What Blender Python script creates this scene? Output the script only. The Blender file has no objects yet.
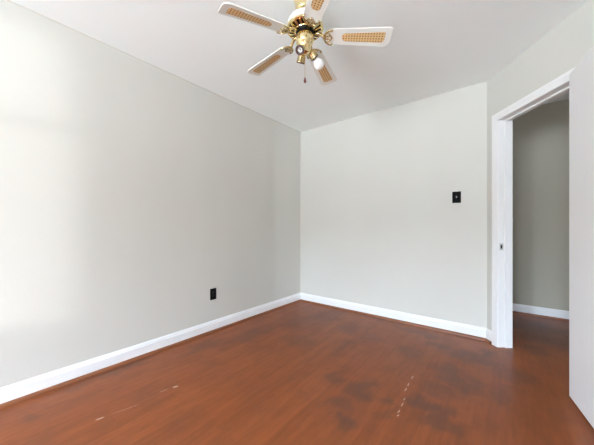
import bpy, bmesh, math, random
from mathutils import Vector, Matrix

C = bpy.context.scene.collection
S = bpy.context.scene
PI = math.pi
random.seed(4)

# ------------------------------------------------------------------ camera
# room axes: X to the right along the back wall, Y along the left wall (0 at the back wall), Z up
CAM = Vector((2.374, -3.098, 1.072))
YAW = math.radians(38.2)
F_PX, CX, CY = 268.7, 297.0, 226.5
cd = bpy.data.cameras.new('camera')
cd.sensor_width = 36.0
cd.lens = F_PX / 594 * 36.0
cd.shift_y = (CY - 222.5) / 594
cd.clip_start = 0.02
cam = bpy.data.objects.new('camera', cd)
cam.location = CAM
cam.rotation_euler = (PI / 2, 0, YAW)
C.objects.link(cam)
S.camera = cam

# ------------------------------------------------------------------ sky, daylight, exposure
S.view_settings.view_transform = 'Standard'
S.view_settings.look = 'None'
S.view_settings.gamma = 1.0
S.view_settings.exposure = 0.69
S.cycles.use_denoising = True
S.cycles.max_bounces = 14
S.cycles.diffuse_bounces = 10
S.cycles.glossy_bounces = 6
S.cycles.transparent_max_bounces = 12
S.cycles.sample_clamp_indirect = 8.0

w = bpy.data.worlds.new('daylight')
S.world = w
w.use_nodes = True
nt = w.node_tree
nt.nodes.clear()
tc = nt.nodes.new('ShaderNodeTexCoord')
sep = nt.nodes.new('ShaderNodeSeparateXYZ')
ramp = nt.nodes.new('ShaderNodeValToRGB')
bg = nt.nodes.new('ShaderNodeBackground')
out = nt.nodes.new('ShaderNodeOutputWorld')
nt.links.new(tc.outputs['Generated'], sep.inputs[0])
mp = nt.nodes.new('ShaderNodeMapRange')
mp.inputs['From Min'].default_value = -1
mp.inputs['From Max'].default_value = 1
nt.links.new(sep.outputs['Z'], mp.inputs['Value'])
nt.links.new(mp.outputs[0], ramp.inputs[0])
cr = ramp.color_ramp                # position = (sine of the elevation + 1) / 2
cr.elements[0].position = 0.0
cr.elements[0].color = (0.475, 0.53, 0.59, 1)                 # pale sunlit paving
cr.elements[1].position = 1.0
cr.elements[1].color = (0.59, 0.70, 0.85, 1)
for pos, col in ((0.44, (0.475, 0.53, 0.59, 1)), (0.47, (0.22, 0.245, 0.27, 1)),       # houses and trees over the road
                 (0.56, (0.22, 0.245, 0.27, 1)), (0.60, (0.59, 0.70, 0.85, 1))):       # bright sky above them
    e = cr.elements.new(pos); e.color = col
nt.links.new(ramp.outputs[0], bg.inputs[0])
bg.inputs[1].default_value = 110.0
nt.links.new(bg.outputs[0], out.inputs[0])

def lamp(name, kind, loc, rot, energy, color, **kw):
    d = bpy.data.lights.new(name, kind)
    d.energy = energy
    d.color = color
    for k, v in kw.items():
        if hasattr(d, k): setattr(d, k, v)
    o = bpy.data.objects.new(name, d)
    o.location = loc
    o.rotation_euler = rot
    C.objects.link(o)
    return o

# sun glint off the houses opposite, coming level through the rear windows on to the near end of the left wall
sd = Vector((-2.26, 3.84, -0.02)).normalized()
glint = lamp('glint', 'SPOT', Vector((1.67, -6.6, 1.5)) - sd * 18, (0, 0, 0), 7500, (0.97, 0.98, 1.0), spot_size=2 * math.atan(1.25 / 18), spot_blend=0.1, shadow_soft_size=0.25)
glint.rotation_euler = sd.to_track_quat('-Z', 'Y').to_euler()

# ------------------------------------------------------------------ dimensions
H = 2.44
XR = 2.95            # right wall
YR = -6.60           # rear wall (behind the camera)
XD = 2.2156             # where the angled door wall leaves the back wall
E1 = Vector((0.5937, -0.8047, 0)).normalized()        # along the angled wall
N1 = Vector((-E1.y, E1.x, 0))                          # towards the hall
SEND = (XR - XD) / E1.x
WT = 0.113
OPEN0, OPEN1, HEAD = 0.15, 0.87, 2.013
HALLY, HALLH = 1.207, 2.52
HX = 7.0             # far end of the hall
WH = (-0.92, -0.60)  # narrow window at the far end of the hall

# rear windows: (x0, x1)
WIN = [(1.05, 1.62), (1.76, 2.33)]
WZ0, WZ1 = 0.60, 2.24

def D(s, t, z):      # angled wall frame: along, towards the hall, up
    p = Vector((XD, 0, 0)) + E1 * s + N1 * t
    return Vector((p.x, p.y, z))

def floor_px(px, py):        # the floor point seen at a pixel of the photo
    z = F_PX * CAM.z / (py - CY)
    x = (px - CX) / F_PX * z
    c, s = math.cos(YAW), math.sin(YAW)
    return (CAM.x + x * c - z * s, CAM.y + x * s + z * c)

def portal(name, c, inward, wd):
    o = lamp(name, 'AREA', c, (0, 0, 0), 1, (1, 1, 1), shape='RECTANGLE', size=wd, size_y=WZ1 - WZ0)
    o.data.cycles.is_portal = True
    o.rotation_euler = Vector(inward).to_track_quat('-Z', 'Y').to_euler()
for i, (a, b) in enumerate(WIN):
    portal('daylight_portal', ((a + b) / 2, YR - 0.14, (WZ0 + WZ1) / 2), (0, 1, 0), b - a)
WR = (-6.42, -5.60)      # unseen window added in the right wall behind the camera to even the light
portal('daylight_portal', (XR + .14, sum(WR) / 2, (WZ0 + WZ1) / 2), (-1, 0, 0), WR[1] - WR[0])
portal('daylight_portal', (HX + .14, sum(WH) / 2, (WZ0 + WZ1) / 2), (-1, 0, 0), WH[1] - WH[0])
# ------------------------------------------------------------------ materials
def mat(name, color, rough=0.5, metal=0.0, spec=0.5):
    m = bpy.data.materials.new(name)
    m.use_nodes = True
    b = m.node_tree.nodes['Principled BSDF']
    b.inputs['Base Color'].default_value = (*color, 1)
    b.inputs['Roughness'].default_value = rough
    b.inputs['Metallic'].default_value = metal
    b.inputs['Specular IOR Level'].default_value = spec
    return m

def N(m, t, **kw):
    n = m.node_tree.nodes.new(t)
    for k, v in kw.items(): setattr(n, k, v)
    return n
def L(m, a, b): m.node_tree.links.new(a, b)
def bsdf(m): return m.node_tree.nodes['Principled BSDF']

def paint(name, c1, c2, rough, bump=0.05, scale=1.6, stretch=(1, 1, 0.35)):
    m = mat(name, c1, rough)
    t = N(m, 'ShaderNodeTexCoord')
    mpn = N(m, 'ShaderNodeMapping')
    mpn.inputs['Scale'].default_value = stretch
    L(m, t.outputs['Object'], mpn.inputs[0])
    n1 = N(m, 'ShaderNodeTexNoise')
    n1.inputs['Scale'].default_value = scale
    n1.inputs['Detail'].default_value = 3
    L(m, mpn.outputs[0], n1.inputs['Vector'])
    mix = N(m, 'ShaderNodeMix', data_type='RGBA')
    mix.inputs['A'].default_value = (*c1, 1)
    mix.inputs['B'].default_value = (*c2, 1)
    mr = N(m, 'ShaderNodeMapRange')
    mr.inputs['From Min'].default_value = 0.35
    mr.inputs['From Max'].default_value = 0.65
    L(m, n1.outputs[0], mr.inputs['Value'])
    L(m, mr.outputs[0], mix.inputs['Factor'])
    L(m, mix.outputs['Result'], bsdf(m).inputs['Base Color'])
    n2 = N(m, 'ShaderNodeTexNoise')
    n2.inputs['Scale'].default_value = 60
    n2.inputs['Detail'].default_value = 2
    L(m, t.outputs['Object'], n2.inputs['Vector'])
    bp = N(m, 'ShaderNodeBump')
    bp.inputs['Strength'].default_value = bump
    bp.inputs['Distance'].default_value = 0.01
    L(m, n2.outputs[0], bp.inputs['Height'])
    L(m, bp.outputs[0], bsdf(m).inputs['Normal'])
    return m

M_WALL = paint('wall_paint', (0.615, 0.608, 0.558), (0.60, 0.593, 0.545), 0.55)
M_HALL = paint('hall_paint', (0.42, 0.395, 0.315), (0.405, 0.38, 0.305), 0.6)
M_CEIL = paint('ceiling_paint', (0.90, 0.945, 0.945), (0.885, 0.93, 0.93), 0.8, 0.06, 1.0, (1, 1, 1))
M_TRIM = paint('trim_paint', (0.82, 0.82, 0.815), (0.80, 0.80, 0.80), 0.35, 0.03)
M_DOOR = paint('door_paint', (0.83, 0.83, 0.83), (0.81, 0.81, 0.815), 0.42, 0.03)
M_BLACK = mat('black_plastic', (0.004, 0.004, 0.004), 0.55, 0, 0.06)
M_BLACK2 = mat('black_plastic_face', (0.012, 0.012, 0.012), 0.5, 0, 0.15)
M_DARK = mat('dark_enamel', (0.008, 0.007, 0.006), 0.45, 0, 0.15)
M_STEEL = mat('steel', (0.50, 0.49, 0.46), 0.4, 0.5)
M_GREY = mat('grey_toggle', (0.25, 0.25, 0.25), 0.35)
M_BRASS = mat('polished_brass', (0.92, 0.76, 0.43), 0.14, 1.0)
M_ANTIQ = mat('aged_brass', (0.62, 0.50, 0.27), 0.22, 1.0)
M_FANW = mat('white_enamel', (0.79, 0.80, 0.76), 0.3)
M_BULB = mat('frosted_bulb', (0.92, 0.92, 0.90), 0.25)
M_CERAM = mat('socket_bakelite', (0.09, 0.045, 0.035), 0.4)
M_FOB = mat('red_brown_wood', (0.13, 0.03, 0.02), 0.35)
M_FRAME = mat('window_paint', (0.80, 0.80, 0.79), 0.4)

def glass_mat():
    m = bpy.data.materials.new('window_glass')
    m.use_nodes = True
    t = m.node_tree
    t.nodes.clear()
    o = t.nodes.new('ShaderNodeOutputMaterial')
    mx = t.nodes.new('ShaderNodeMixShader')
    tr = t.nodes.new('ShaderNodeBsdfTransparent')
    gl = t.nodes.new('ShaderNodeBsdfGlossy')
    gl.inputs['Roughness'].default_value = 0.02
    tr.inputs[0].default_value = (0.96, 0.97, 0.97, 1)
    mx.inputs[0].default_value = 0.05
    t.links.new(tr.outputs[0], mx.inputs[1])
    t.links.new(gl.outputs[0], mx.inputs[2])
    t.links.new(mx.outputs[0], o.inputs[0])
    return m
M_GLASS = glass_mat()

def cane_mat():
    m = mat('woven_cane', (0.55, 0.33, 0.13), 0.6)
    t = N(m, 'ShaderNodeTexCoord')
    wv = []
    for d in ('X', 'Y'):
        k = N(m, 'ShaderNodeTexWave', wave_type='BANDS', bands_direction=d, wave_profile='SIN')
        k.inputs['Scale'].default_value = 20
        L(m, t.outputs['Object'], k.inputs['Vector'])
        wv.append(k)
    mul = N(m, 'ShaderNodeMath', operation='MULTIPLY')
    L(m, wv[0].outputs['Fac'], mul.inputs[0])
    L(m, wv[1].outputs['Fac'], mul.inputs[1])
    rp = N(m, 'ShaderNodeValToRGB')
    rp.color_ramp.elements[0].position = 0.25
    rp.color_ramp.elements[0].color = (0.74, 0.50, 0.24, 1)
    rp.color_ramp.elements[1].position = 0.6
    rp.color_ramp.elements[1].color = (0.22, 0.11, 0.04, 1)
    L(m, mul.outputs[0], rp.inputs[0])
    L(m, rp.outputs[0], bsdf(m).inputs['Base Color'])
    return m
M_CANE = cane_mat()

# dark worn stains on the floor, plus painted shade in the hall: pixel of the photo, radii (m), strength
STAINS_AND_SHADE = [((360, 388), .085, .12, .55), ((383, 397), .05, .05, .5), ((334, 378), .05, .075, .45), ((338, 402), .09, .07, .45),
          ((343, 420), .07, .06, .6), ((425, 404), .09, .06, .6), ((442, 419), .07, .12, .5), ((449, 374), .10, .12, .5),
          ((462, 384), .12, .12, .45), ((437, 390), .10, .09, .4), ((440, 346), .10, .07, .5), ((472, 357), .16, .12, .55),
          ((488, 355), .08, .10, .6), ((350, 328), .14, .14, .4), ((372, 338), .10, .12, .3), ((324, 316), .18, .22, .45),
          ((296, 322), .20, .25, .35), ((255, 333), .10, .40, .40), ((205, 346), .07, .20, .35), ((118, 368), .07, .30, .45),
          ((95, 380), .05, .20, .35), ((300, 340), .16, .10, .3), ((535, 350), .10, .10, .45), ((510, 375), .12, .10, .3),
          ((408, 352), .12, .10, .25), ((30, 418), .06, .06, .3),
          ((535, 328), .35, .25, .6), ((550, 340), .25, .2, .5), ((380, 318), .25, .08, .4), ((420, 333), .22, .07, .45), ((345, 345), .05, .15, .3), ((500, 395), .05, .12, .3), ((389, 412), .03, .08, .3)]  # first two: threshold stains made large to paint the hall floor's dimness

def floor_mat(name='hardwood_floor'):
    m = mat(name, (0.22, 0.07, 0.03), 0.3, 0, 0.22)
    b = bsdf(m)
    t = N(m, 'ShaderNodeTexCoord')
    # strips running along Y
    rot = N(m, 'ShaderNodeMapping')
    rot.inputs['Rotation'].default_value = (0, 0, PI / 2)
    L(m, t.outputs['Object'], rot.inputs[0])
    br = N(m, 'ShaderNodeTexBrick', offset=0.37, offset_frequency=2)
    br.inputs['Scale'].default_value = 1.0
    br.inputs['Brick Width'].default_value = 0.85
    br.inputs['Row Height'].default_value = 0.057
    br.inputs['Mortar Size'].default_value = 0.0009
    br.inputs['Mortar Smooth'].default_value = 0.6
    br.inputs['Color1'].default_value = (0.252, 0.070, 0.021, 1)
    br.inputs['Color2'].default_value = (0.210, 0.057, 0.017, 1)
    br.inputs['Mortar'].default_value = (0.20, 0.055, 0.020, 1)
    L(m, rot.outputs[0], br.inputs['Vector'])
    # long grain
    gm = N(m, 'ShaderNodeMapping')
    gm.inputs['Scale'].default_value = (40, 5.0, 1)
    L(m, t.outputs['Object'], gm.inputs[0])
    gn = N(m, 'ShaderNodeTexNoise')
    gn.inputs['Scale'].default_value = 1.0
    gn.inputs['Detail'].default_value = 5
    L(m, gm.outputs[0], gn.inputs['Vector'])
    gr = N(m, 'ShaderNodeMapRange')
    gr.inputs['From Min'].default_value = 0.3
    gr.inputs['From Max'].default_value = 0.7
    gr.inputs['To Min'].default_value = 0.88
    gr.inputs['To Max'].default_value = 1.10
    L(m, gn.outputs[0], gr.inputs['Value'])
    mul = N(m, 'ShaderNodeMix', data_type='RGBA', blend_type='MULTIPLY')
    mul.inputs['Factor'].default_value = 1
    L(m, br.outputs[0], mul.inputs['A'])
    L(m, gr.outputs[0], mul.inputs['B'])
    # worn patches, and the shade painted on the hall floor
    dn = N(m, 'ShaderNodeTexNoise')
    dn.inputs['Scale'].default_value = 7
    dn.inputs['Detail'].default_value = 4
    L(m, t.outputs['Object'], dn.inputs['Vector'])
    dv = N(m, 'ShaderNodeVectorMath', operation='MULTIPLY_ADD')
    L(m, dn.outputs['Color'], dv.inputs[0])
    dv.inputs[1].default_value = (0.26, 0.26, 0)
    L(m, t.outputs['Object'], dv.inputs[2])
    acc = None
    for (pp, rx, ry, st) in STAINS_AND_SHADE:
        x, y = floor_px(*pp)
        sb = N(m, 'ShaderNodeMapping', vector_type='TEXTURE')
        sb.inputs['Location'].default_value = (x + 0.13, y + 0.13, 0)
        sb.inputs['Scale'].default_value = (rx, ry, 1000)
        L(m, dv.outputs[0], sb.inputs[0])
        ln = N(m, 'ShaderNodeVectorMath', operation='LENGTH')
        L(m, sb.outputs[0], ln.inputs[0])
        mr = N(m, 'ShaderNodeMapRange', interpolation_type='SMOOTHSTEP')
        mr.inputs['From Min'].default_value = 1.55
        mr.inputs['From Max'].default_value = 0.35
        mr.inputs['To Min'].default_value = 0
        mr.inputs['To Max'].default_value = st
        L(m, ln.outputs['Value'], mr.inputs['Value'])
        if acc is None: acc = mr.outputs[0]
        else:
            mx = N(m, 'ShaderNodeMath', operation='MAXIMUM')
            L(m, acc, mx.inputs[0]); L(m, mr.outputs[0], mx.inputs[1])
            acc = mx.outputs[0]
    st = N(m, 'ShaderNodeMix', data_type='RGBA')
    L(m, acc, st.inputs['Factor'])
    L(m, mul.outputs['Result'], st.inputs['A'])
    st.inputs['B'].default_value = (0.070, 0.036, 0.030, 1)
    # faint traffic wear
    wn = N(m, 'ShaderNodeTexNoise')
    wn.inputs['Scale'].default_value = 4.5
    wn.inputs['Detail'].default_value = 7
    wn.inputs['Roughness'].default_value = 0.65
    L(m, t.outputs['Object'], wn.inputs['Vector'])
    wr = N(m, 'ShaderNodeMapRange')
    wr.inputs['From Min'].default_value = 0.45
    wr.inputs['From Max'].default_value = 0.75
    wr.inputs['To Max'].default_value = 0.42
    L(m, wn.outputs[0], wr.inputs['Value'])
    s2 = N(m, 'ShaderNodeMix', data_type='RGBA')
    L(m, wr.outputs[0], s2.inputs['Factor'])
    L(m, st.outputs['Result'], s2.inputs['A'])
    s2.inputs['B'].default_value = (0.12, 0.045, 0.027, 1)
    # chipped pale scratches and flecks
    sacc = None
    for (p0, p1, wd) in [((96, 420), (104, 417), .006), ((173, 387.5), (178, 386), .008), ((160, 392), (168, 389), .002), ((112, 414), (140, 404), .0013),
                         ((413, 376), (411.5, 379), .003), ((409, 383), (407.5, 386), .003), ((406.5, 388), (405, 391), .003), ((405, 398), (403.5, 400), .003), ((403, 403), (401.5, 406), .003), ((400, 410), (398, 413), .003), ((399, 415), (397.5, 416), .003)]:
        a = Vector((*floor_px(*p0), 0)); c = Vector((*floor_px(*p1), 0))
        d = c - a
        sb = N(m, 'ShaderNodeMapping', vector_type='TEXTURE')
        sb.inputs['Location'].default_value = (a + c) / 2
        sb.inputs['Rotation'].default_value = (0, 0, math.atan2(d.y, d.x))
        sb.inputs['Scale'].default_value = (d.length / 2 + 0.002, wd, 1000)
        dw = N(m, 'ShaderNodeVectorMath', operation='MULTIPLY_ADD')
        dw2 = N(m, 'ShaderNodeTexNoise')
        dw2.inputs['Scale'].default_value = 60
        L(m, t.outputs['Object'], dw2.inputs['Vector'])
        L(m, dw2.outputs['Color'], dw.inputs[0])
        dw.inputs[1].default_value = (0.012, 0.012, 0)
        L(m, t.outputs['Object'], dw.inputs[2])
        sb.inputs['Location'].default_value = (a + c) / 2 + Vector((0.006, 0.006, 0))
        L(m, dw.outputs[0], sb.inputs[0])
        ln = N(m, 'ShaderNodeVectorMath', operation='LENGTH')
        L(m, sb.outputs[0], ln.inputs[0])
        mr = N(m, 'ShaderNodeMapRange')
        mr.inputs['From Min'].default_value = 1.2
        mr.inputs['From Max'].default_value = 0.7
        mr.inputs['To Max'].default_value = 0.5
        L(m, ln.outputs['Value'], mr.inputs['Value'])
        if sacc is None: sacc = mr.outputs[0]
        else:
            mx = N(m, 'ShaderNodeMath', operation='MAXIMUM')
            L(m, sacc, mx.inputs[0]); L(m, mr.outputs[0], mx.inputs[1])
            sacc = mx.outputs[0]
    s3 = N(m, 'ShaderNodeMix', data_type='RGBA')
    L(m, sacc, s3.inputs['Factor'])
    L(m, s2.outputs['Result'], s3.inputs['A'])
    s3.inputs['B'].default_value = (0.70, 0.66, 0.60, 1)
    L(m, s3.outputs['Result'], b.inputs['Base Color'])
    rr = N(m, 'ShaderNodeMapRange')
    rr.inputs['To Min'].default_value = 0.30
    rr.inputs['To Max'].default_value = 0.46
    L(m, wn.outputs[0], rr.inputs['Value'])
    L(m, rr.outputs[0], b.inputs['Roughness'])
    bp = N(m, 'ShaderNodeBump')
    bp.inputs['Strength'].default_value = 0.12
    bp.inputs['Distance'].default_value = 0.004
    L(m, gn.outputs[0], bp.inputs['Height'])
    L(m, bp.outputs[0], b.inputs['Normal'])
    return m
M_FLOOR = floor_mat()
M_SHOE = mat('stained_shoe_moulding', (0.20, 0.065, 0.025), 0.4)

# ------------------------------------------------------------------ mesh helpers
def obj(name, bm, material, parent=None, smooth=False, bevel=0.0, mw=None):
    me = bpy.data.meshes.new(name)
    bmesh.ops.recalc_face_normals(bm, faces=bm.faces)
    bm.to_mesh(me); bm.free()
    if smooth:
        for p in me.polygons: p.use_smooth = True
    o = bpy.data.objects.new(name, me)
    C.objects.link(o)
    for mm in (material if isinstance(material, (list, tuple)) else [material]):
        me.materials.append(mm)
    if bevel:
        md = o.modifiers.new('bevel', 'BEVEL')
        md.width = bevel; md.segments = 2; md.limit_method = 'ANGLE'
    if mw is not None: o.matrix_world = mw
    if parent: o.parent = parent
    return o

def thing(name, label, cat, loc=(0, 0, 0), rotz=0, group=None):
    o = bpy.data.objects.new(name, None)
    o.empty_display_size = 0.05
    C.objects.link(o)
    o.location = loc; o.rotation_euler = (0, 0, rotz)
    o['label'] = label; o['category'] = cat
    if group: o['group'] = group
    return o

def struct(name, bm, m, label, cat, parent=None, bevel=0.0):
    o = obj(name, bm, m, parent, bevel=bevel)
    if parent is None:
        o['kind'] = 'structure'; o['label'] = label; o['category'] = cat
    return o

def hull8(bm, pts):          # pts: 4 bottom, 4 top
    v = [bm.verts.new(p) for p in pts]
    for f in ((0, 1, 2, 3), (4, 5, 6, 7), (0, 1, 5, 4), (1, 2, 6, 5), (2, 3, 7, 6), (3, 0, 4, 7)):
        bm.faces.new([v[i] for i in f])

def box(bm, x0, x1, y0, y1, z0, z1):
    hull8(bm, [(x0, y0, z0), (x1, y0, z0), (x1, y1, z0), (x0, y1, z0), (x0, y0, z1), (x1, y0, z1), (x1, y1, z1), (x0, y1, z1)])

def boxD(bm, s0, s1, t0, t1, z0, z1):
    hull8(bm, [D(s0, t0, z0), D(s1, t0, z0), D(s1, t1, z0), D(s0, t1, z0), D(s0, t0, z1), D(s1, t0, z1), D(s1, t1, z1), D(s0, t1, z1)])

def prism(bm, poly, z0, z1):
    a = [bm.verts.new((x, y, z0)) for x, y in poly]
    b = [bm.verts.new((x, y, z1)) for x, y in poly]
    n = len(poly)
    bm.faces.new(a); bm.faces.new(b)
    for i in range(n): bm.faces.new((a[i], a[(i + 1) % n], b[(i + 1) % n], b[i]))

def sweep(bm, prof, p0, p1, inward, m0=None, m1=None):
    """profile (distance off the wall, height) swept from p0 to p1; m0/m1: mitre slopes (run per unit off the wall)"""
    p0, p1, n = Vector((*p0, 0)), Vector((*p1, 0)), Vector((*inward, 0)).normalized()
    d = (p1 - p0).normalized()
    A = [bm.verts.new(p0 + n * u + d * ((m0 or 0) * u) + Vector((0, 0, z))) for u, z in prof]
    B = [bm.verts.new(p1 + n * u - d * ((m1 or 0) * u) + Vector((0, 0, z))) for u, z in prof]
    k = len(prof)
    bm.faces.new(A); bm.faces.new(B)
    for i in range(k): bm.faces.new((A[i], A[(i + 1) % k], B[(i + 1) % k], B[i]))

def lathe(bm, prof, seg=40, mw=Matrix()):
    rings = []
    for r, z in prof:
        if r < 1e-6: rings.append([bm.verts.new(mw @ Vector((0, 0, z)))])
        else: rings.append([bm.verts.new(mw @ Vector((r * math.cos(2 * PI * i / seg), r * math.sin(2 * PI * i / seg), z))) for i in range(seg)])
    for a, b in zip(rings, rings[1:]):
        for i in range(seg):
            j = (i + 1) % seg
            if len(a) == 1 and len(b) == 1: continue
            if len(a) == 1: bm.faces.new((a[0], b[i], b[j]))
            elif len(b) == 1: bm.faces.new((a[i], a[j], b[0]))
            else: bm.faces.new((a[i], a[j], b[j], b[i]))
    for r in (rings[0], rings[-1]):
        if len(r) > 2:
            try: bm.faces.new(r)
            except ValueError: pass

def tube(bm, pts, rad, seg=10):
    pts = [Vector(p) for p in pts]
    rings = []
    for i, p in enumerate(pts):
        d = (pts[min(i + 1, len(pts) - 1)] - pts[max(i - 1, 0)]).normalized()
        u = d.cross(Vector((0, 0, 1)))
        if u.length < 1e-3: u = d.cross(Vector((1, 0, 0)))
        u.normalize(); v = d.cross(u)
        r = rad[i] if isinstance(rad, (list, tuple)) else rad
        rings.append([bm.verts.new(p + u * r * math.cos(2 * PI * k / seg) + v * r * math.sin(2 * PI * k / seg)) for k in range(seg)])
    for a, b in zip(rings, rings[1:]):
        for k in range(seg): bm.faces.new((a[k], a[(k + 1) % seg], b[(k + 1) % seg], b[k]))
    bm.faces.new(rings[0]); bm.faces.new(rings[-1])

def nb(): return bmesh.new()

# ------------------------------------------------------------------ room shell
bm = nb(); box(bm, -0.13, HX + .13, YR - 0.13, HALLY + 0.13, -0.12, 0.0)
struct('floor', bm, M_FLOOR, 'worn reddish brown hardwood strip floor with dark stains', 'floor')
bm = nb()
prism(bm, [(-0.13, YR - 0.13), (XR + 0.12, YR - 0.13), (XR + 0.12, -1.0), (D(SEND, 0.12, 0).x, D(SEND, 0.12, 0).y), (D(0, 0.12, 0).x, D(0, 0.12, 0).y), (-0.13, 0.12)], H, H + 0.08)
struct('ceiling', bm, M_CEIL, 'plain off-white bedroom ceiling', 'ceiling')
bm = nb(); box(bm, -0.13, 0, YR - 0.13, 0.12, 0, H)
struct('wall_left', bm, M_WALL, 'long pale grey wall with the low black outlet', 'wall')
bm = nb(); prism(bm, [(0, 0), (XD, 0), (D(0, WT, 0).x, 0.13), (0, 0.13)], 0, H)
struct('wall_back', bm, M_WALL, 'pale grey end wall with the black light switch', 'wall')
bm = nb()
boxD(bm, 0, OPEN0 - 0.02, 0, WT, 0, H)
boxD(bm, OPEN1 + 0.02, SEND, 0, WT, 0, H)
boxD(bm, OPEN0 - 0.02, OPEN1 + 0.02, 0, WT, HEAD + 0.02, H)
struct('wall_doorway', bm, M_WALL, 'pale grey angled wall around the open doorway', 'wall')
yc = D(SEND, 0, 0).y
bm = nb(); box(bm, XR, XR + 0.13, YR - 0.13, yc, 0, H)
struct('wall_right', bm, M_WALL, 'pale grey wall behind the opened door', 'wall')
# rear wall with two window openings
bm = nb()
xs = [0.0] + [v for p in WIN for v in p] + [XR]
for i in range(0, len(xs), 2): box(bm, xs[i], xs[i + 1], YR - 0.13, YR, 0, H)
for a, b in WIN:
    box(bm, a, b, YR - 0.13, YR, 0, WZ0)
    box(bm, a, b, YR - 0.13, YR, WZ1, H)
struct('wall_rear', bm, M_WALL, 'pale grey wall with two windows behind the camera', 'wall')

def make_window(n, width, loc, rotz, label):
    """double-hung window; local x across, +y into the room, wall face at y = 0"""
    wo = thing('window_%d' % n, label, 'window', loc, rotz)
    wo['kind'] = 'structure'
    a, b = -width / 2, width / 2
    y0, y1 = -0.11, -0.03
    zm = 1.70
    bm = nb()
    for (x0, x1, z0, z1) in ((a, a + .03, WZ0, WZ1), (b - .03, b, WZ0, WZ1), (a + .03, b - .03, WZ1 - .03, WZ1), (a + .03, b - .03, WZ0, WZ0 + .03)):
        box(bm, x0, x1, y0, y1, z0, z1)
    obj('window_frame', bm, M_FRAME, wo)
    for (z0, z1, ya) in ((WZ0 + .03, zm + .02, -0.065), (zm - .02, WZ1 - .03, -0.10)):
        bm = nb()
        x0, x1 = a + .03, b - .03
        q = .04
        box(bm, x0, x0 + q, ya, ya + .03, z0, z1)
        box(bm, x1 - q, x1, ya, ya + .03, z0, z1)
        box(bm, x0 + q, x1 - q, ya, ya + .03, z0, z0 + q)
        box(bm, x0 + q, x1 - q, ya, ya + .03, z1 - q, z1)
        so = obj('window_sash', bm, M_FRAME, wo)
        bm = nb(); box(bm, x0 + q, x1 - q, ya + .012, ya + .018, z0 + q, z1 - q)
        obj('window_pane', bm, M_GLASS, so)
    bm = nb()
    box(bm, a - .05, a, 0, .018, WZ0 - .02, WZ1 + .07)
    box(bm, b, b + .05, 0, .018, WZ0 - .02, WZ1 + .07)
    box(bm, a, b, 0, .018, WZ1, WZ1 + .07)
    obj('window_casing', bm, M_TRIM, wo)
    bm = nb(); box(bm, a - .05, b + .05, -.03, .05, WZ0 - .045, WZ0 - .02)
    obj('window_sill', bm, M_TRIM, wo)
make_window(1, WIN[0][1] - WIN[0][0], (sum(WIN[0]) / 2, YR, 0), 0, 'white double-hung window in the rear wall, nearer the left wall')
make_window(2, WIN[1][1] - WIN[1][0], (sum(WIN[1]) / 2, YR, 0), 0, 'white double-hung window in the rear wall, nearer the right wall')
make_window(3, WR[1] - WR[0], (XR, sum(WR) / 2, 0), PI / 2, 'added unseen white double-hung window in the right wall behind the camera, meant to even the light')
make_window(4, WH[1] - WH[0], (HX, sum(WH) / 2, 0), PI / 2, 'narrow white double-hung window at the far end of the hall')

# hall beyond the doorway
bm = nb(); box(bm, 0.5, HX + .13, HALLY, HALLY + .13, 0, HALLH)
struct('wall_hall', bm, M_HALL, 'grey green hall wall seen through the doorway', 'wall')
bm = nb(); box(bm, 0.5, 0.6, 0.13, HALLY, 0, HALLH)
struct('wall_hall_left', bm, M_HALL, 'grey green end wall of the hall hidden behind the back wall', 'wall')
bm = nb()
box(bm, HX, HX + .13, -1.9, WH[0], 0, HALLH)
box(bm, HX, HX + .13, WH[1], HALLY, 0, HALLH)
box(bm, HX, HX + .13, WH[0], WH[1], 0, WZ0)
box(bm, HX, HX + .13, WH[0], WH[1], WZ1, HALLH)
struct('wall_hall_right', bm, M_HALL, 'grey green far end wall of the hall with a narrow window', 'wall')
bm = nb(); box(bm, XR + .13, HX, -1.9, -1.8, 0, HALLH)
struct('wall_hall_rear', bm, M_HALL, 'grey green near wall of the hall out of view', 'wall')
bm = nb(); prism(bm, [(0.5, 0.125), (D(0, .125, 0).x, .125), (D(SEND, .125, 0).x, D(SEND, .125, 0).y), (XR + .12, -1.9), (HX + .13, -1.9), (HX + .13, HALLY + .13), (0.5, HALLY + .13)], HALLH, HALLH + .08)
struct('ceiling_hall', bm, M_CEIL, 'cream hall ceiling glimpsed above the doorway', 'ceiling')
bm = nb()
prism(bm, [(0.5, 0.122), (D(0, .122, 0).x, .122), (D(SEND, .122, 0).x, D(SEND, .122, 0).y), (XR + .125, -1.9), (XR + .1, -1.9), (D(SEND, .08, 0).x, D(SEND, .08, 0).y), (D(0, .08, 0).x, .08), (0.5, .08)], H + .08, HALLH)
struct('trim_hall', bm, M_HALL, 'strip of hall wall above the room ceiling line', 'trim')

# baseboards: white board with an eased top, brown shoe moulding at the foot
BASE = [(0, 0.0), (0.016, 0.0), (0.016, 0.086), (0.012, 0.091), (0.012, 0.096), (0.007, 0.108), (0.004, 0.113), (0, 0.113)]
SHOE = [(0.016, 0.0), (0.036, 0.0), (0.0345, 0.008), (0.030, 0.016), (0.023, 0.021), (0.016, 0.023)]
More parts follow.
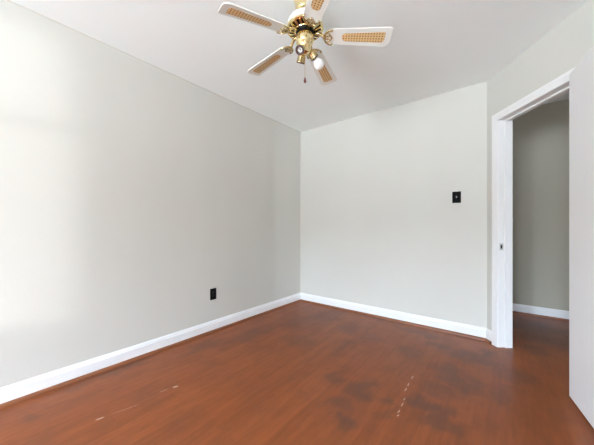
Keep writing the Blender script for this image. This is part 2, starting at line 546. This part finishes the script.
# interior mitre between back wall and the angled wall
ang = math.acos(max(-1, min(1, Vector((-1, 0, 0)).dot(E1))))
MT = 1 / math.tan(ang / 2)
def baseboard(name, p0, p1, inward, label, m0=None, m1=None):
    bm = nb(); sweep(bm, BASE, p0, p1, inward, m0, m1)
    o = struct(name, bm, M_TRIM, label, 'baseboard')
    bm = nb(); sweep(bm, SHOE, p0, p1, inward, m0, m1)
    s = obj('shoe_moulding', bm, M_SHOE, o)
    s['label'] = 'thin brown shoe moulding'
    return o
baseboard('baseboard_left', (0, YR), (0, 0), (1, 0), 'white baseboard along the left wall below the outlet', 1, 1)
baseboard('baseboard_back', (0, 0), (XD, 0), (0, -1), 'white baseboard along the back wall below the light switch', 1, MT)
c0 = OPEN0 - 0.064
pa, pb = D(0, 0, 0), D(c0, 0, 0)
baseboard('baseboard_doorway', (pa.x, pa.y), (pb.x, pb.y), (-N1.x, -N1.y), 'short white baseboard piece between back wall and door casing', MT, 0)
baseboard('baseboard_right', (XR, yc), (XR, YR), (-1, 0), 'white baseboard behind the opened door', 0.5, 1)
baseboard('baseboard_rear', (XR, YR), (0, YR), (0, 1), 'white baseboard under the rear windows', 1, 1)
baseboard('baseboard_hall', (0.6, HALLY), (HX, HALLY), (0, -1), 'white baseboard along the grey green hall wall', 1, 1)

# thin white paint bead where the ceiling meets the left wall, and the caulked corner
bm = nb(); sweep(bm, [(0, H - .008), (.002, H - .007), (.006, H - .002), (.007, H), (0, H)], (0, YR), (0, 0), (1, 0), 1, 0)
struct('trim_1', bm, M_WALL, 'thin painted caulk bead along the top of the left wall', 'trim')

# door frame: jamb, stop and casing round the opening
df = thing('trim_2', 'white painted door casing and jamb around the open doorway', 'door frame')
df['kind'] = 'structure'
bm = nb()
boxD(bm, OPEN0 - .02, OPEN0, -0.002, WT, 0, HEAD)
boxD(bm, OPEN1, OPEN1 + .02, -0.002, WT, 0, HEAD)
boxD(bm, OPEN0 - .02, OPEN1 + .02, -0.002, WT, HEAD, HEAD + .02)
obj('door_jamb', bm, M_TRIM, df, bevel=0.0015)
bm = nb()
boxD(bm, OPEN0, OPEN0 + .013, .052, WT, 0, HEAD)
boxD(bm, OPEN1 - .013, OPEN1, .052, WT, 0, HEAD)
boxD(bm, OPEN0 + .013, OPEN1 - .013, .052, .09, HEAD - .013, HEAD)
obj('door_stop', bm, M_TRIM, df, bevel=0.002)
CP = [(0, 0), (.064, 0), (.064, .012), (.058, .018), (.040, .018), (.020, .013), (.004, .011), (0, .008)]   # (outwards from the opening, off the wall)
def casing_leg(s, sgn):
    bm = nb()
    A = [bm.verts.new(D(s + sgn * u, -v, 0)) for u, v in CP]
    B = [bm.verts.new(D(s + sgn * u, -v, HEAD + u)) for u, v in CP]
    bm.faces.new(A); bm.faces.new(B); k = len(CP)
    for i in range(k): bm.faces.new((A[i], A[(i + 1) % k], B[(i + 1) % k], B[i]))
    return bm
obj('casing_side', casing_leg(OPEN0 - .002, -1), M_TRIM, df)
obj('casing_side', casing_leg(OPEN1 + .002, 1), M_TRIM, df)
bm = nb()
A = [bm.verts.new(D(OPEN0 - .002 - u, -v, HEAD + u)) for u, v in CP]
B = [bm.verts.new(D(OPEN1 + .002 + u, -v, HEAD + u)) for u, v in CP]
bm.faces.new(A); bm.faces.new(B); k = len(CP)
for i in range(k): bm.faces.new((A[i], A[(i + 1) % k], B[(i + 1) % k], B[i]))
obj('casing_head', bm, M_TRIM, df)
bm = nb()
boxD(bm, OPEN0 - .001, OPEN0 + .002, .010, .040, .862, .922)
sp = obj('strike_plate', bm, M_STEEL, df); sp['label'] = 'small metal strike plate'
bm = nb(); boxD(bm, OPEN0, OPEN0 + .0025, .017, .031, .876, .908)
obj('latch_hole', bm, M_DARK, sp)

# ------------------------------------------------------------------ open door leaf, hinged on the near jamb
LD = Vector((0.165, -0.986, 0)).normalized()
LN = Vector((-LD.y, LD.x, 0))             # away from the camera
P0 = Vector((2.673, -0.720, 0))
bm = nb()
def leaf(a, n, z):
    p = P0 + LD * a + LN * n
    return Vector((p.x, p.y, z))
hull8(bm, [leaf(0, 0, .012), leaf(.71, 0, .012), leaf(.71, .035, .012), leaf(0, .035, .012), leaf(0, 0, 2.022), leaf(.71, 0, 2.022), leaf(.71, .035, 2.022), leaf(0, .035, 2.022)])
door = struct('door_1', bm, M_DOOR, 'smooth white flush door standing open at the right edge', 'door', bevel=.002)
for z in (.25, 1.05, 1.78):
    bm = nb()
    p = leaf(-.004, .038, 0)
    lathe(bm, [(.006, z - .045), (.006, z + .045)], 12, Matrix.Translation((p.x, p.y, 0)))
    obj('door_hinge', bm, M_STEEL, door)
for side in (-1, 1):
    base = leaf(.65, 0 if side < 0 else .035, .93)
    mw = Matrix.Translation(base) @ (LN * side).to_track_quat('Z', 'Y').to_matrix().to_4x4()
    bm = nb()
    lathe(bm, [(0, 0), (.030, 0), (.030, .004), (.012, .008), (.011, .026), (.022, .032), (.027, .042), (.024, .054), (.014, .060), (0, .061)], 28, mw)
    obj('door_knob', bm, M_BRASS, door, smooth=True)

# ------------------------------------------------------------------ wall outlet (left wall) and light switch (back wall)
def plate_bm(w, h, d):
    bm = nb()
    v = [(-w / 2, -h / 2), (w / 2, -h / 2), (w / 2, h / 2), (-w / 2, h / 2)]
    i = .006
    A = [bm.verts.new((x, 0, z)) for x, z in v]
    B = [bm.verts.new((x, -d * .5, z)) for x, z in v]
    Cc = [bm.verts.new((x - math.copysign(i, x), -d, z - math.copysign(i, z))) for x, z in v]
    for a, b in ((A, B), (B, Cc)):
        for k in range(4): bm.faces.new((a[k], a[(k + 1) % 4], b[(k + 1) % 4], b[k]))
    bm.faces.new(A); bm.faces.new(Cc)
    return bm

ot = thing('wall_outlet', 'black duplex outlet low on the left wall above the baseboard', 'outlet', (0, -1.469, .382), PI / 2)
obj('cover_plate', plate_bm(.070, .114, .006), M_BLACK, ot)
for z in (-.0195, .0195):
    bm = nb()
    pts = [(.0165 * math.cos(a) if abs(math.cos(a)) < .99 else .0165 * math.cos(a), max(-.0125, min(.0125, .0165 * math.sin(a)))) for a in [2 * PI * k / 28 for k in range(28)]]
    A = [bm.verts.new((x, -.005, z + q)) for x, q in pts]
    B = [bm.verts.new((x, -.0085, z + q)) for x, q in pts]
    bm.faces.new(A); bm.faces.new(B)
    for k in range(28): bm.faces.new((A[k], A[(k + 1) % 28], B[(k + 1) % 28], B[k]))
    r = obj('receptacle', bm, M_BLACK2, ot)
    bm = nb()
    box(bm, -.0075, -.005, -.0088, -.008, z - .001, z + .007)
    box(bm, .005, .0075, -.0088, -.008, z - .001, z + .006)
    box(bm, -.002, .002, -.0088, -.008, z - .009, z - .005)
    obj('slots', bm, M_DARK, r)
bm = nb(); lathe(bm, [(.003, 0), (.003, .007), (.0, .0075)], 12, Matrix.Rotation(PI / 2, 4, 'X'))
obj('screw', bm, M_BLACK2, ot)

sw = thing('light_switch', 'black toggle light switch on the back wall near the doorway', 'light switch', (1.967, 0, 1.364), 0)
obj('cover_plate', plate_bm(.076, .114, .006), M_BLACK, sw)
bm = nb(); box(bm, -.0065, .0065, -.008, -.005, -.013, .013)
obj('toggle_surround', bm, M_BLACK2, sw)
bm = nb()
hull8(bm, [(-.0045, -.006, -.006), (.0045, -.006, -.006), (.0045, -.020, .003), (-.0045, -.020, .003), (-.0045, -.006, .007), (.0045, -.006, .007), (.004, -.020, .011), (-.004, -.020, .011)])
tg = obj('toggle', bm, M_GREY, sw, bevel=.001); tg['label'] = 'grey toggle lever'
for z in (-.030, .030):
    bm = nb(); lathe(bm, [(.003, .004), (.003, .0068), (.0, .0073)], 12, Matrix.Translation((0, 0, z)) @ Matrix.Rotation(PI / 2, 4, 'X'))
    obj('screw', bm, M_BLACK2, sw)

# ------------------------------------------------------------------ ceiling fan
fx, fz = 0.047, 1.600
cc, ss = math.cos(YAW), math.sin(YAW)
FX, FY = CAM.x + fx * cc - fz * ss, CAM.y + fx * ss + fz * cc
fan = thing('ceiling_fan', 'white and brass ceiling fan with cane panel blades and one bare bulb', 'ceiling fan', (FX, FY, H), YAW)
# everything below is in the fan's frame: z measured down from the ceiling
Z_MT, Z_MB = 2.322 - H, 2.240 - H
bm = nb(); lathe(bm, [(.072, 0), (.072, -.006), (.068, -.012), (.063, -.030), (.058, -.062), (.057, -.088), (.053, -.094), (.040, -.096), (.012, -.097)], 40)
obj('canopy', bm, M_BRASS, fan, smooth=True)
bm = nb(); lathe(bm, [(.0135, -.060), (.0135, Z_MT + .012), (.024, Z_MT + .008), (.026, Z_MT - .004)], 20)
obj('downrod', bm, M_BRASS, fan, smooth=True)
bm = nb(); lathe(bm, [(.022, Z_MT + .006), (.050, Z_MT + .002), (.074, Z_MT - .006), (.092, Z_MT - .020), (.101, Z_MT - .036), (.104, Z_MB + .012), (.099, Z_MB + .004), (.06, Z_MB + .004)], 48)
obj('motor_housing', bm, M_FANW, fan, smooth=True)
# brass vented ring below the housing: rim, inner ring and fins
bm = nb()
lathe(bm, [(.105, Z_MB + .016), (.110, Z_MB + .012), (.110, Z_MB + .002), (.103, Z_MB - .004), (.097, Z_MB - .002), (.097, Z_MB + .010)], 48)
lathe(bm, [(.058, Z_MB - .012), (.064, Z_MB - .013), (.066, Z_MB - .008), (.060, Z_MB + .002)], 40)
for k in range(20):
    a = 2 * PI * k / 20
    u, v = Vector((math.cos(a), math.sin(a), 0)), Vector((-math.sin(a), math.cos(a), 0))
    def q(r, w, z): return u * r + v * w + Vector((0, 0, Z_MB + z))
    hull8(bm, [q(.061, -.0045, -.008), q(.099, -.0075, .002), q(.099, .0075, .002), q(.061, .0045, -.008), q(.061, -.0045, -.013), q(.099, -.0075, -.004), q(.099, .0075, -.004), q(.061, .0045, -.013)])
obj('vent_ring', bm, M_BRASS, fan)
bm = nb(); lathe(bm, [(0, Z_MB + .006), (.096, Z_MB + .006), (.096, Z_MB + .003), (.058, Z_MB - .002), (.053, Z_MB - .018), (.048, Z_MB - .024), (0, Z_MB - .024)], 40)
fw = obj('flywheel', bm, M_DARK, fan); fw['label'] = 'black flywheel under the motor'

# blades
ZB = 1.072 + 1.129 - H
RT = 0.499
PHI = 3.660
PITCH = math.radians(12.8)
DROOP = 0.070
SAG = Matrix(((1, 0, 0, 0), (0, 1, 0, 0), (-0.034, -0.017, 1, 0), (0, 0, 0, 1)))
def outline(r0, r1, w0, w1, rc0, rr1, lr1, n=7):
    """rounded paddle outline along +x; the two tip corners differ (rr1 on -y, lr1 on +y)"""
    pts = []
    for (cx_, cy_, rr, a0) in ((r1 - lr1, w1 / 2 - lr1, lr1, 0), (r0 + rc0, w0 / 2 - rc0, rc0, PI / 2), (r0 + rc0, -w0 / 2 + rc0, rc0, PI), (r1 - rr1, -w1 / 2 + rr1, rr1, 1.5 * PI)):
        for k in range(n):
            a = a0 + PI / 2 * k / (n - 1)
            pts.append((cx_ + rr * math.cos(a), cy_ + rr * math.sin(a)))
    return pts
def make_blade():
    bm = nb(); prism(bm, outline(.128, RT, .098, .124, .040, .016, .042), 0, .006)
    return bm
def make_cane():
    bm = nb(); prism(bm, outline(.218, RT - .036, .050, .066, .024, .006, .022), -.0012, .0005)
    return bm
def make_iron():
    """arm from the flywheel out to an open crescent hugging the blade root"""
    bm = nb()
    zr = Z_MB - .014 - ZB
    tube(bm, [(.050, 0, zr), (.080, 0, zr), (.098, 0, zr * .6), (.112, 0, .000), (.124, 0, -.005)], [.010, .010, .009, .009, .010], 10)
    arc = []
    for k in range(15):
        a = PI - 1.45 + 2.9 * k / 14
        arc.append((.168 + .052 * math.cos(a), .050 * math.sin(a), -.005))
    tube(bm, arc, [.002, .0035, .0045, .005, .0055, .006, .007, .008, .007, .006, .0055, .005, .0045, .0035, .002], 8)
    for sg in (-1, 1):
        tube(bm, [(.118, sg * .004, -.005), (.138, sg * .012, -.005), (.152, sg * .014, -.005), (.160, sg * .006, -.005), (.160, 0, -.005)], [.005, .0035, .003, .003, .003], 8)
        tube(bm, [(.152, sg * .014, -.005), (.140, sg * .026, -.005), (.126, sg * .030, -.005)], [.003, .0025, .003], 8)
    for (x, y) in ((.160, .043), (.160, -.043), (.158, 0)):
        lathe(bm, [(.0055, .001), (.0055, -.006), (.004, -.009), (0, -.010)], 12, Matrix.Translation((x, y, 0)))
    return bm
proto_b = proto_c = proto_i = None
for k in range(5):
    a = PHI + k * 2 * PI / 5
    mw = Matrix.Translation((0, 0, ZB)) @ SAG @ Matrix.Rotation(a, 4, 'Z') @ Matrix.Rotation(DROOP, 4, 'Y')
    mw = (mw.to_3x3().to_quaternion().to_matrix().to_4x4()); mw.translation = (0, 0, ZB)
    mp_ = mw @ Matrix.Rotation(-PITCH, 4, 'X')
    if proto_b is None:
        proto_b = obj('blade', make_blade(), M_FANW, fan, bevel=.0015)
        proto_c = obj('cane_panel', make_cane(), M_CANE, proto_b)
        proto_c['label'] = 'tan woven cane panel'
        proto_i = obj('blade_arm', make_iron(), M_ANTIQ, fan, smooth=True)
        proto_i['label'] = 'ornate brass blade arm'
        b, i = proto_b, proto_i
    else:
        b = proto_b.copy(); C.objects.link(b); b.parent = fan
        c = proto_c.copy(); C.objects.link(c); c.parent = b
        i = proto_i.copy(); C.objects.link(i); i.parent = fan
    b.matrix_local = mp_
    i.matrix_local = mp_

# light kit
ZK = Z_MB - .024
bm = nb(); lathe(bm, [(0, ZK + .004), (.040, ZK + .002), (.047, ZK - .003), (.051, ZK - .012), (.051, ZK - .050), (.045, ZK - .060), (.036, ZK - .070), (.032, ZK - .084), (.034, ZK - .092), (.034, ZK - .104), (.026, ZK - .114), (.010, ZK - .120), (0, ZK - .121)], 36)
obj('switch_housing', bm, M_BRASS, fan, smooth=True)
def light_arm(az, tilt, bulb, dz=0.0):
    o_ = Matrix.Rotation(az, 4, 'Z')
    root = o_ @ Vector((.032, 0, ZK - .096 + dz))
    d = (o_ @ Vector((math.cos(tilt), 0, math.sin(tilt)))).normalized()
    p2 = root + d * .016
    bm = nb(); tube(bm, [root - d * .012, root, p2], [.008, .007, .008], 12)
    arm = obj('light_arm', bm, M_BRASS, fan, smooth=True)
    mw = Matrix.Translation(p2) @ d.to_track_quat('Z', 'Y').to_matrix().to_4x4()
    bm = nb()
    lathe(bm, [(0, -.002), (.012, 0), (.022, .006), (.0245, .012), (.0250, .034), (.0275, .036), (.0275, .040), (.0225, .040), (.0215, .036), (.0215, .012), (0, .010)], 28, mw)
    s_ = obj('socket_cup', bm, M_ANTIQ, arm, smooth=True)
    bm = nb()
    lathe(bm, [(.0215, .030), (.0265, .041), (.0250, .047), (.0165, .046), (.0155, .036), (.0145, .034), (.0145, .022)], 24, mw)
    obj('socket_liner', bm, M_CERAM, arm, smooth=True)
    bm = nb()
    lathe(bm, [(.0045, .026), (.0045, .036), (.0145, .037), (.0145, .026)], 20, mw)
    obj('socket_insulator', bm, M_FANW, arm, smooth=True)
    if bulb:
        bm = nb()
        lathe(bm, [(0, .030), (.013, .030), (.0140, .044), (.0165, .051), (.0220, .060), (.0280, .071), (.0312, .081), (.0318, .089), (.0300, .100), (.0240, .111), (.0140, .1180), (0, .120)], 32, mw)
        bl = obj('light_bulb', bm, M_BULB, arm, smooth=True)
        bl['label'] = 'bare white frosted bulb'
light_arm(math.radians(-115), math.radians(-45), False)
light_arm(math.radians(41), math.radians(-35), True, .025)
light_arm(math.radians(112), math.radians(-56), False, .012)
# pull chain with a small red-brown fob
bm = nb()
zc = ZK - .116
ZF = zc - .150
tube(bm, [(0, -.010, zc + .01), (0, -.010, ZF)], .0009, 6)
for k in range(25):
    bmesh.ops.create_icosphere(bm, subdivisions=1, radius=.0018, matrix=Matrix.Translation((0, -.010, zc - .0058 * k)))
ch = obj('pull_chain', bm, M_BRASS, fan)
bm = nb(); lathe(bm, [(0, ZF + .004), (.004, ZF + .002), (.0045, ZF - .004), (.0075, ZF - .014), (.0078, ZF - .022), (.004, ZF - .028), (0, ZF - .029)], 16, Matrix.Translation((0, -.010, 0)))
fb = obj('chain_fob', bm, M_FOB, ch, smooth=True); fb['label'] = 'small red brown pull fob'
